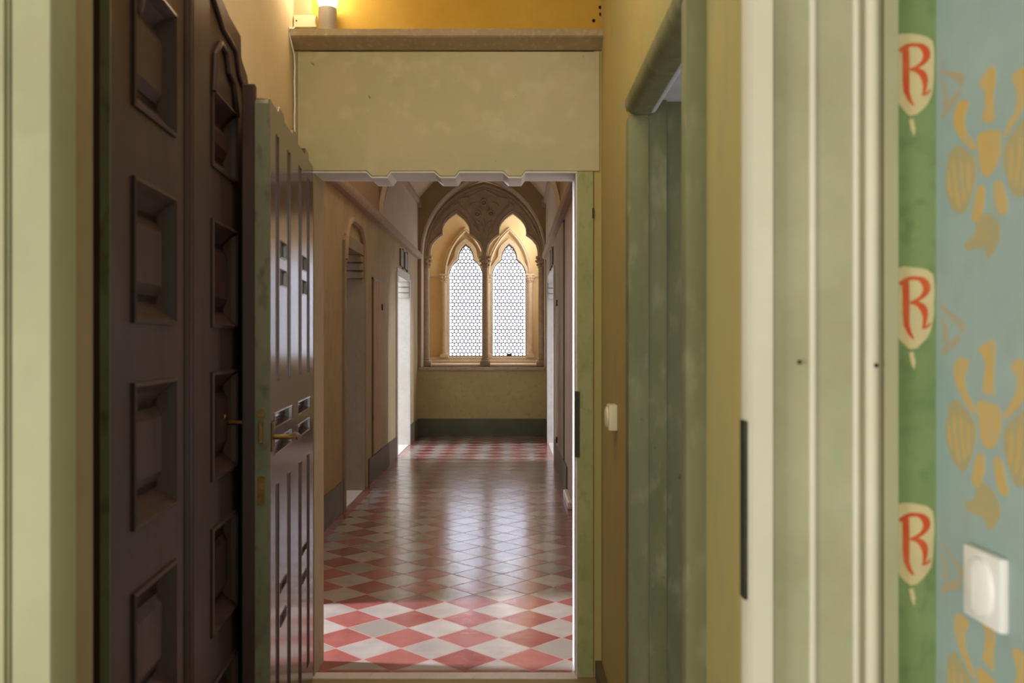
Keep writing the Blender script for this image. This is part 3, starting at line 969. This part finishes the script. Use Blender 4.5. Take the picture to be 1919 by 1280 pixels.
# pointed vault over the end bay
def vault_pts(hw, spring, rise, n=12):
    # flatter pointed curve: straight-ish flanks
    R = (hw * hw + rise * rise) / (2 * hw)
    out = []
    for k in range(-n, n + 1):
        t = k / n
        s = abs(t)
        out.append((CXc + hw * t, spring + rise * (1 - s ** 1.55)))
    return out
vp = vault_pts(.92, 3.37, .74)
bm = bmesh.new()
n = len(vp)
for yy0, yy1 in ((9.58, YE),):
    A = [bm.verts.new((a, yy0, b)) for a, b in vp]; B = [bm.verts.new((a, yy1, b)) for a, b in vp]
    A2 = [bm.verts.new((a, yy0, b + .06)) for a, b in vp]; B2 = [bm.verts.new((a, yy1, b + .06)) for a, b in vp]
    for k in range(n - 1):
        bm.faces.new((A[k], A[k + 1], B[k + 1], B[k])); bm.faces.new((A2[k], A2[k + 1], B2[k + 1], B2[k]))
        bm.faces.new((A[k], A[k + 1], A2[k + 1], A2[k])); bm.faces.new((B[k], B[k + 1], B2[k + 1], B2[k]))
    bm.faces.new((A[0], B[0], B2[0], A2[0])); bm.faces.new((A[-1], B[-1], B2[-1], A2[-1]))
struct(link_mesh('ceiling_vault', bm, M['vault'], smooth=True), 'pinkish pointed vault in front of the window')
# side walls of the end bay between the strings, pinkish
bm = bmesh.new()
box(bm, XL, XL + .006, 9.6, YE, HC + .02, 3.31); box(bm, XC - .006, XC, 9.6, YE, HC + .02, 3.31)
struct(link_mesh('wall_corridor_bay_upper', bm, M['vault']))

# skirting
bm = bmesh.new()
for y0, y1 in ((4.88, 7.30), (8.62, 10.66), (12.02, YE)):
    box(bm, XL, XL + .014, y0, y1, 0, .245, 0, .003)
struct(link_mesh('baseboard_left', bm, M['skirt']))
bm = bmesh.new()
for y0, y1 in ((8.1, 10.38), (12.22, YE)):
    box(bm, XC - .014, XC, y0, y1, 0, .245, 0, .003)
struct(link_mesh('baseboard_right', bm, M['skirt']))
bm = bmesh.new(); box(bm, XL, XC, YE - .016, YE, 0, .245, 0, .003)
struct(link_mesh('baseboard_end', bm, M['skirt_end']))

# ---- corridor doorways: frame, stepped corbels and blind pointed arch
def corridor_doorway(name, xw, s, y0, y1, mat, archmat, label, w=.07, deep=.16, blind=True, corb=True):
    """s: +1 when the wall's face looks towards +X"""
    t = struct(empty(name, (xw, (y0 + y1) / 2, 0)), label)
    ox, oy = xw, (y0 + y1) / 2
    T = lambda x, y: (x - ox, y - oy)
    def bx(x0, x1, ya, yb, z0, z1, bev=0):
        b = bmesh.new()
        xa, xb = sorted((x0 - ox, x1 - ox))
        box(b, xa, xb, ya - oy, yb - oy, z0, z1, 0, bev)
        return b
    pr = .022
    link_mesh('jamb', bx(xw - s * deep, xw + s * pr, y0 - w, y0 + .001, 0, HD + .03, .004), mat, t)
    link_mesh('jamb', bx(xw - s * deep, xw + s * pr, y1 - .001, y1 + w, 0, HD + .03, .004), mat, t)
    link_mesh('lintel', bx(xw - s * deep, xw + s * pr * .8, y0, y1, HD - .01, HD + .09, .004), mat, t)
    if corb:
        for yj, d in ((y0, 1), (y1, -1)):
            b = bmesh.new()
            for k, (ext, z0, z1) in enumerate(((.15, HD - .075, HD - .01), (.105, HD - .145, HD - .08), (.06, HD - .215, HD - .15))):
                ya, yb = sorted((yj, yj + d * ext))
                xa, xb = sorted((xw - s * (deep - .01) - ox, xw + s * pr * .5 - ox))
                box(b, xa, xb, ya - oy, yb - oy, z0, z1, 0, .014)
            link_mesh('corbel', b, mat, t, True)
    if blind:
        pts = arch((y0 + y1) / 2, (y1 - y0) / 2 + w * .4, HD - .12, .33, 10)
        b = bmesh.new()
        path = [(xw + s * .0 - ox, a - oy, c) for a, c in pts]
        sweep(b, path, [(-.028, -.004), (.028, -.004), (.028, .022), (.010, .040), (-.012, .040), (-.028, .022)], up=Vector((s, 0, 0)))
        link_mesh('arch_moulding', b, archmat, t, True)
    b = bx(xw - s * deep, xw + s * .004, y0, y1, -.01, .006)
    link_mesh('threshold', b, M['marble'], t)
    return t
corridor_doorway('trim_13', XL, 1, 7.37, 8.29, M['door_jamb'], M['string'], 'stone doorway with pointed blind arch on the left corridor wall')
corridor_doorway('trim_14', XL, 1, 10.72, 11.95, M['jamb_blue'], M['corr_wall'], 'bright pale doorway on the left near the window', blind=False)
corridor_doorway('trim_15', XC, -1, 10.45, 12.15, M['jamb_blue'], M['corr_wall_r'], 'bright pale doorway on the right near the window', blind=False)
# carved slots above the bright doorways
for x, s, y0, y1 in ((XL, 1, 10.9, 11.8), (XC, -1, 10.7, 11.9)):
    bm = bmesh.new()
    for k in range(2):
        yy = y0 + .12 + k * .45
        xa, xb = sorted((x - s * .004, x + s * .018))
        box(bm, xa, xb, yy, yy + .22, 2.26, 2.47, 0, .006)
        box(bm, xa, xb + (0 if s > 0 else 0), yy + .25, yy + .30, 2.24, 2.49, 0, .004)
    struct(link_mesh('trim_16' if s > 0 else 'trim_17', bm, M['skirt']), 'dark carved slots above the bright doorway')

# rooms behind the doorways
def side_room(name, x0, x1, y0, y1, mat, open_side):
    bm = bmesh.new()
    e = .05
    box(bm, x0, x1, y0 - e, y0, 0, 3.2); box(bm, x0, x1, y1, y1 + e, 0, 3.2)
    box(bm, x0, x1, y0, y1, 3.2, 3.25)
    if open_side != 'far':
        xx = x0 if abs(x0) > abs(x1) else x1 - e
        box(bm, xx, xx + e, y0, y1, 0, 3.2)
    struct(link_mesh(name, bm, mat))
    b = bmesh.new(); box(b, x0, x1, y0, y1, -.1, -.004)
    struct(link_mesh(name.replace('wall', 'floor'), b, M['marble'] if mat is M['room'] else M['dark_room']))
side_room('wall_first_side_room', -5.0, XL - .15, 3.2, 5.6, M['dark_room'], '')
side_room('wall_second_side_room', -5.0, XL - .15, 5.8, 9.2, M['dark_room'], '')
side_room('wall_third_side_room', -5.2, XL - .15, 9.6, 12.8, M['room'], '')
side_room('wall_fourth_side_room', XC + .15, 4.3, 9.6, 12.8, M['room'], '')

# cupboard fronts flush in the walls
def board_door(name, xw, s, y0, y1, z0, z1, label, mat, hinges):
    t = tag(empty(name, (xw, y0, z0)), label, 'cupboard')
    b = bmesh.new()
    n = 4
    for k in range(n):
        a, c = y0 + (y1 - y0) * k / n, y0 + (y1 - y0) * (k + 1) / n
        xa, xb = sorted((-s * .01, s * .020))
        box(b, xa, xb, a - y0 + .002, c - y0 - .002, 0, z1 - z0, 0, .003)
    link_mesh('board_front', b, mat, t)
    xa, xb = sorted((-s * .01, s * .012))
    b = bmesh.new(); box(b, xa, xb, -.02, 0, -.01, z1 - z0 + .02); box(b, xa, xb, y1 - y0, y1 - y0 + .02, -.01, z1 - z0 + .02); box(b, xa, xb, -.02, y1 - y0 + .02, z1 - z0, z1 - z0 + .02)
    link_mesh('frame', b, M['skirt'], t)
    for hz in hinges:
        b = bmesh.new()
        xa, xb = sorted((s * .008, s * .034))
        box(b, xa, xb, (y1 - y0) - .06, (y1 - y0) + .02, hz - z0 - .03, hz - z0 + .03, 0, .003)
        link_mesh('hinge', b, M['iron'], t)
board_door('wall_cupboard', XL, 1, 8.86, 9.42, .26, 1.95, 'bleached wooden cupboard front on the left corridor wall between the two doorways', M['plank'], (1.70,))
board_door('wall_cupboard', XC, -1, 8.55, 9.55, .26, 2.46, 'tall pinkish cupboard front with dark hinges on the right corridor wall', M['corr_wall_r'], (1.75, .33))
bm = bmesh.new(); box(bm, XC - .045, XC, 7.36, 8.02, 0, .06, 0, .012)
tag(link_mesh('doorstep', bm, M['marble']), 'low cream doorstep at the foot of the right corridor wall', 'step')

# ================================================================== END WALL AND WINDOW
WC = -.413                      # centre line of the window
SIL = .985
yT = 13.50                      # front of the inner tracery
rim = arch(WC, .895, 2.60, 1.13, 16)
rim_o = [(WC - .895, SIL)] + rim + [(WC + .895, SIL)]
bm = plate([(XL - .1, SIL), (WC - .895, SIL)] + rim + [(WC + .895, SIL), (XC + .1, SIL), (XC + .1, LID), (XL - .1, LID)], [], yT - YE + .16, FNY(YE))
struct(link_mesh('wall_end', bm, M['end_wall']), 'brown plaster end wall around the arched window')
bm = bmesh.new(); box(bm, XL - .1, XC + .1, YE, 14.75, -.05, SIL)
struct(link_mesh('wall_end_lower', bm, M['end_low']), 'olive plaster apron wall under the window')

win = struct(empty('window_1', (0, 0, 0)), 'gothic arched double window with leaded round glass and stone tracery')
# light plaster lining of the arch recess
bm = bmesh.new()
pth = [(a, YE - .002, b) for a, b in rim_o[1:-1]]
sweep(bm, pth, [(-.006, -.012), (.022, -.012), (.022, .006), (-.006, .006)], up=Vector((0, -1, 0)))
link_mesh('rim_moulding', bm, M['vault'], win, True)
bm = bmesh.new()
inn = arch(WC, .884, 2.60, 1.117, 16)
lo_ = [(WC - .896, SIL)] + rim + [(WC + .896, SIL)]
li_ = [(WC - .884, SIL)] + inn + [(WC + .884, SIL)]
va = [[bm.verts.new((a, yy, b)) for a, b in pp] for pp in (lo_, li_) for yy in (YE - .001, yT)]
for k in range(len(lo_) - 1):
    for A, B in ((va[0], va[1]), (va[2], va[3]), (va[0], va[2]), (va[1], va[3])):
        bm.faces.new((A[k], A[k + 1], B[k + 1], B[k]))
link_mesh('recess_lining', bm, M['vault'], win, True)
# sill
bm = bmesh.new()
box(bm, XL + .03, XC - .02, YE - .06, YE + .40, SIL - .045, SIL, 0, .012)
link_mesh('inner_sill', bm, M['stone_dark'], win)
# tracery plate with two trefoil openings
KS = 127.4 * 6.4
def trefoil(cx, hw, spring):
    half = [(-hw, 0), (-hw * .985, .10), (-hw * .92, .18), (-.29, .245), (-.24, .285), (-.192, .315), (-.196, .36), (-.190, .42), (-.165, .48), (-.12, .54), (-.06, .592), (0, .632)]
    l = [(cx + a * (hw / .373 if abs(a) > .2 and abs(a) < .3 else 1), spring + b) for a, b in half]
    r = [(2 * cx - a, b) for a, b in reversed(l[:-1])]
    return l + r
SP = 2.60
cL, cR = WC - .442, WC + .442
# measured centres: left opening 545/6.4, right opening 1228/6.4 in the close view
cL = (770 + 545 / 6.4 - 960) / 127.4
cR = (770 + 1226 / 6.4 - 960) / 127.4
tl, tr = trefoil(cL, .375, SP), trefoil(cR, .368, SP)
out = arch(WC, .905, SP, 1.10, 16)
bm = plate([(WC - .905, SP)] + out[1:-1] + [(WC + .905, SP)] + tr[::-1] + tl[::-1], [], .13, FNY(yT), .010, 2)
link_mesh('tracery', bm, M['stone_dark'], win)
# roll mouldings on the tracery
bm = bmesh.new()
for tt in (tl, tr):
    cx = cL if tt is tl else cR
    big = [(cx + (a - cx) * 1.07, SP + (b - SP) * 1.07) for a, b in tt]
    tube(bm, [(a, yT - .004, b) for a, b in big], .014, 8)
o2_ = arch(WC, .872, SP, 1.055, 16)
tube(bm, [(a, yT - .004, b) for a, b in o2_], .018, 8)
o3_ = arch(WC, .835, SP, 1.01, 16)
tube(bm, [(a, yT - .002, b) for a, b in o3_], .009, 8)
# pointed sub-arches over each light
for cx in (cL, cR):
    s_ = arch(cx, .415, SP, .80, 12)
    s_ = [(a, b) for a, b in s_ if ((a - WC) / .84) ** 2 + ((b - SP) / .98) ** 2 < 1.0]
    if len(s_) > 3:
        tube(bm, [(a, yT - .002, b) for a, b in s_], .012, 8)
link_mesh('tracery_moulding', bm, M['stone_dark'], win, True)
# carved boss: three balls in leaves on a stalk, flanking leaves
bm = bmesh.new()
def blob(x, z, rx, rz, ry=.03, ang=0):
    rx, rz, ry = rx * 1.15, rz * 1.2, ry * 1.6
    b2 = bmesh.new()
    bmesh.ops.create_uvsphere(b2, u_segments=14, v_segments=8, radius=1)
    for v in b2.verts:
        a, c = v.co.x * rx, v.co.z * rz
        v.co = Vector((x + a * math.cos(ang) - c * math.sin(ang), yT + v.co.y * ry, z + a * math.sin(ang) + c * math.cos(ang)))
    for f in b2.faces: f.smooth = True
    add(bm, b2)
def zx(zx_, zy_):                # close-view pixel to tracery plane
    return ((770 + zx_ / 6.4 - 960) / 127.4, EYE + (640 - 320 - zy_ / 6.4) / 127.4)
for a, b, r in ((800, 520, .042), (965, 515, .042), (880, 385, .042)):
    x, z = zx(a, b)
    pts = [(x + r * math.cos(2 * PI * k / 16), yT - .020, z + r * math.sin(2 * PI * k / 16)) for k in range(17)]
    tube(bm, pts, .015, 8)
    blob(x, z, .022, .022, .028)
for a, b, rx, rz, an in ((740, 400, .05, .018, .5), (1020, 400, .05, .018, -.5), (880, 640, .016, .07, 0), (820, 620, .05, .016, -.7), (945, 620, .05, .016, .7),
                         (790, 700, .06, .018, -1.0), (960, 700, .06, .018, 1.0), (840, 455, .04, .014, -.9), (925, 455, .04, .014, .9),
                         (640, 330, .07, .016, .15), (1110, 330, .07, .016, -.15), (880, 760, .018, .05, 0), (560, 400, .05, .014, .6), (1200, 400, .05, .014, -.6),
                         (300, 690, .016, .06, -.5), (1480, 690, .016, .06, .5)):
    x, z = zx(a, b)
    blob(x, z, rx, rz, .024, an)
sh = [zx(a, b) for a, b in ((700, 320), (790, 270), (880, 225), (970, 270), (1060, 320))]
tube(bm, [(a, yT - .004, b) for a, b in sh], .012, 8)
link_mesh('carved_boss', bm, M['stone_dark'], win)

# columns with capital and base
def column(cx, cy, r, z0, z1, mat, cap=True, parent=win, k=1.0, name='column'):
    bm = bmesh.new()
    lathe(bm, [(r, z0 + .10 * k), (r * 1.0, (z0 + z1) / 2), (r * .97, z1 - .16 * k)], cx, cy, 16)
    c = link_mesh(name, bm, mat, parent, True)
    bm = bmesh.new()
    w = r * 1.55
    box(bm, cx - w, cx + w, cy - w, cy + w, z0, z0 + .06 * k, 0, .004)
    lathe(bm, [(w * .98, z0 + .06 * k), (w, z0 + .072 * k), (w * .9, z0 + .085 * k), (r * 1.12, z0 + .095 * k), (r * 1.2, z0 + .105 * k), (r, z0 + .115 * k)], cx, cy, 16)
    link_mesh('base', bm, mat, c, True)
    bm = bmesh.new()
    lathe(bm, [(r, z1 - .175 * k), (r * 1.22, z1 - .165 * k), (r * 1.05, z1 - .155 * k), (r * 1.05, z1 - .13 * k), (r * 1.45, z1 - .06 * k), (r * 1.5, z1 - .03 * k)], cx, cy, 16)
    w = r * 1.75
    box(bm, cx - w, cx + w, cy - w, cy + w, z1 - .032 * k, z1, 0, .005)
    for j in range(8):               # curled leaves
        a = 2 * PI * j / 8
        for rr, zz, sz in ((1.45, .07, .55), (1.25, .125, .45)):
            b2 = bmesh.new()
            bmesh.ops.create_uvsphere(b2, u_segments=8, v_segments=6, radius=r * sz)
            for v in b2.verts:
                v.co = Vector((cx + r * rr * math.cos(a + zz * 3) + v.co.x, cy + r * rr * math.sin(a + zz * 3) + v.co.y, z1 - zz * k + v.co.z * .8))
            add(bm, b2)
    link_mesh('capital', bm, mat, c, True)
    return c
yc = yT + .065
column((770 + 893 / 6.4 - 960) / 127.0, yc, .047, SIL, SP + .005, M['stone_dark'])
column((770 + 183 / 6.4 - 960) / 127.0, yc, .050, SIL, SP + .005, M['stone_dark'])
column((770 + 1573 / 6.4 - 960) / 127.0, yc, .050, SIL, SP + .005, M['stone_dark'])

# outer wall of the bay with two glazed lancets
yO = 14.60
OC = -.392
lx = (-.737, -.0475)
def lancet(cx, hw=.273, z0=1.112, k=1.0, e=0.0):
    half = [(-hw - e, z0 - e), (-hw - e, 2.41), (-hw * .97 - e, 2.47), (-hw * .86 - e, 2.54), (-hw * .68 - e, 2.605), (-.140 - e, 2.645 + e * .6), (-.122 - e, 2.665 + e * .6), (-.124 - e, 2.70 + e * .5), (-.110 - e, 2.765 + e), (-.07 - e * .8, 2.84 + e), (0, 2.905 + e * 1.6)]
    l = [(cx + a, b) for a, b in half]
    return l + [(2 * cx - a, b) for a, b in reversed(l[:-1])]
bm = plate([(XL - .1, SIL - .02), (XC + .1, SIL - .02), (XC + .1, 4.2), (XL - .1, 4.2)], [lancet(c) for c in lx], .16, FNY(yO), .006, 1)
struct(link_mesh('wall_bay_outer', bm, M['bay_ochre']), 'bright ochre outer wall of the window bay')
bm = bmesh.new(); box(bm, XL - .12, XL - .02, yT + .13, yO, SIL, 4.2); box(bm, XC + .0, XC + .1, yT + .13, yO, SIL, 4.2); box(bm, XL, XC, yT + .13, yO, 4.1, 4.2)
struct(link_mesh('wall_bay_side', bm, M['bay_ochre']))
bm = bmesh.new()
box(bm, XL - .02, XC, yT + .14, yO, SIL + .0, SIL + .025)
box(bm, XL - .02, XC, yO - .22, yO + .001, SIL + .02, SIL + .075, 0, .01)
box(bm, XL - .02, XC, yO - .10, yO + .001, SIL + .07, SIL + .115, 0, .01)
link_mesh('outer_sill', bm, M['stone_pale'], win)
# stone surrounds and hood mouldings
for cx in lx:
    bm = plate(lancet(cx, e=.055), [lancet(cx, e=.0)], .05, FNY(yO - .05), .008, 2)
    link_mesh('lancet_surround', bm, M['stone_pale'], win)
    bm = bmesh.new()
    hd_ = arch(cx, .335, 2.41, .72, 14)
    s_ = [(a, b) for a, b in hd_ if (a < OC + .01 if cx < OC else a > OC - .01)]
    path = [(a, yO - .0, b) for a, b in s_]
    sweep(bm, path, [(-.03, 0), (.035, 0), (.035, .05), (.015, .075), (.0, .05), (-.015, .06), (-.03, .035)], up=Vector((0, -1, 0)))
    link_mesh('hood_moulding', bm, M['stone_pale'], win, True)
bm = bmesh.new()
for xa, xb in ((XL - .02, lx[0] - .36), (lx[1] + .36, XC)):
    box(bm, xa, xb, yO - .03, yO, 2.375, 2.415, 0, .008)
link_mesh('string_band', bm, M['stone_pale'], win)
for cx in (lx[0] - .335, OC, lx[1] + .335):
    column(cx, yO - .06, .042, SIL + .11, 2.42, M['stone_pale'], k=.8, name='colonnette')
# glass and lead
for cx in lx:
    bm = plate(lancet(cx, e=.004), [], .006, FNY(yO + .09))
    g = link_mesh('glass_pane', bm, M['glass'], win)
    bm = bmesh.new()
    sp_, rw = .0615, .0615 * .866
    RIN = .0252
    zz = 1.112 + .03
    row = 0
    poly = lancet(cx)
    def inside(x, z):
        c = False
        j = len(poly) - 1
        for i in range(len(poly)):
            (xi, zi), (xj, zj) = poly[i], poly[j]
            if (zi > z) != (zj > z) and x < (xj - xi) * (z - zi) / (zj - zi) + xi:
                c = not c
            j = i
        return c
    while zz < 2.9:
        off = (row % 2) * sp_ / 2
        for k in range(-5, 6):
            x = cx + k * sp_ + off
            if not inside(x, zz):
                continue
            n = 24
            yy = yO + .084
            ap = sp_ / 2
            hexr = lambda t: ap / math.cos((t + PI / 6) % (PI / 3) - PI / 6)
            an = [2 * PI * j / n for j in range(n)]
            ri = [bm.verts.new((x + RIN * math.cos(t), yy, zz + RIN * math.sin(t))) for t in an]
            ro = [bm.verts.new((x + hexr(t) * math.cos(t), yy, zz + hexr(t) * math.sin(t))) for t in an]
            rb = [bm.verts.new((v.co.x, yy + .008, v.co.z)) for v in ri]
            for j in range(n):
                j2 = (j + 1) % n
                bm.faces.new((ri[j], ri[j2], ro[j2], ro[j])); bm.faces.new((ri[j], ri[j2], rb[j2], rb[j]))
        zz += rw
        row += 1
    link_mesh('lead_rings', bm, M['lead'], g, recalc=False)
    bm = bmesh.new()
    for k in range(1, 8):
        zb = 1.112 + .004 + k * rw * 4
        if zb < 2.62:
            hw = .268 if zb < 2.45 else .19
            box(bm, cx - hw, cx + hw, yO + .078, yO + .086, zb - .004, zb + .004)
    link_mesh('saddle_bar', bm, M['lead'], g)
    bm = plate(lancet(cx, e=.003), [lancet(cx, e=-.012)], .014, FNY(yO + .074))
    link_mesh('frame', bm, M['lead'], g)
bm = bmesh.new(); box(bm, lx[1] - .035, lx[1] + .045, yO + .04, yO + .085, 1.114, 1.155, 0, .006)
link_mesh('window_latch', bm, M['iron'], win)
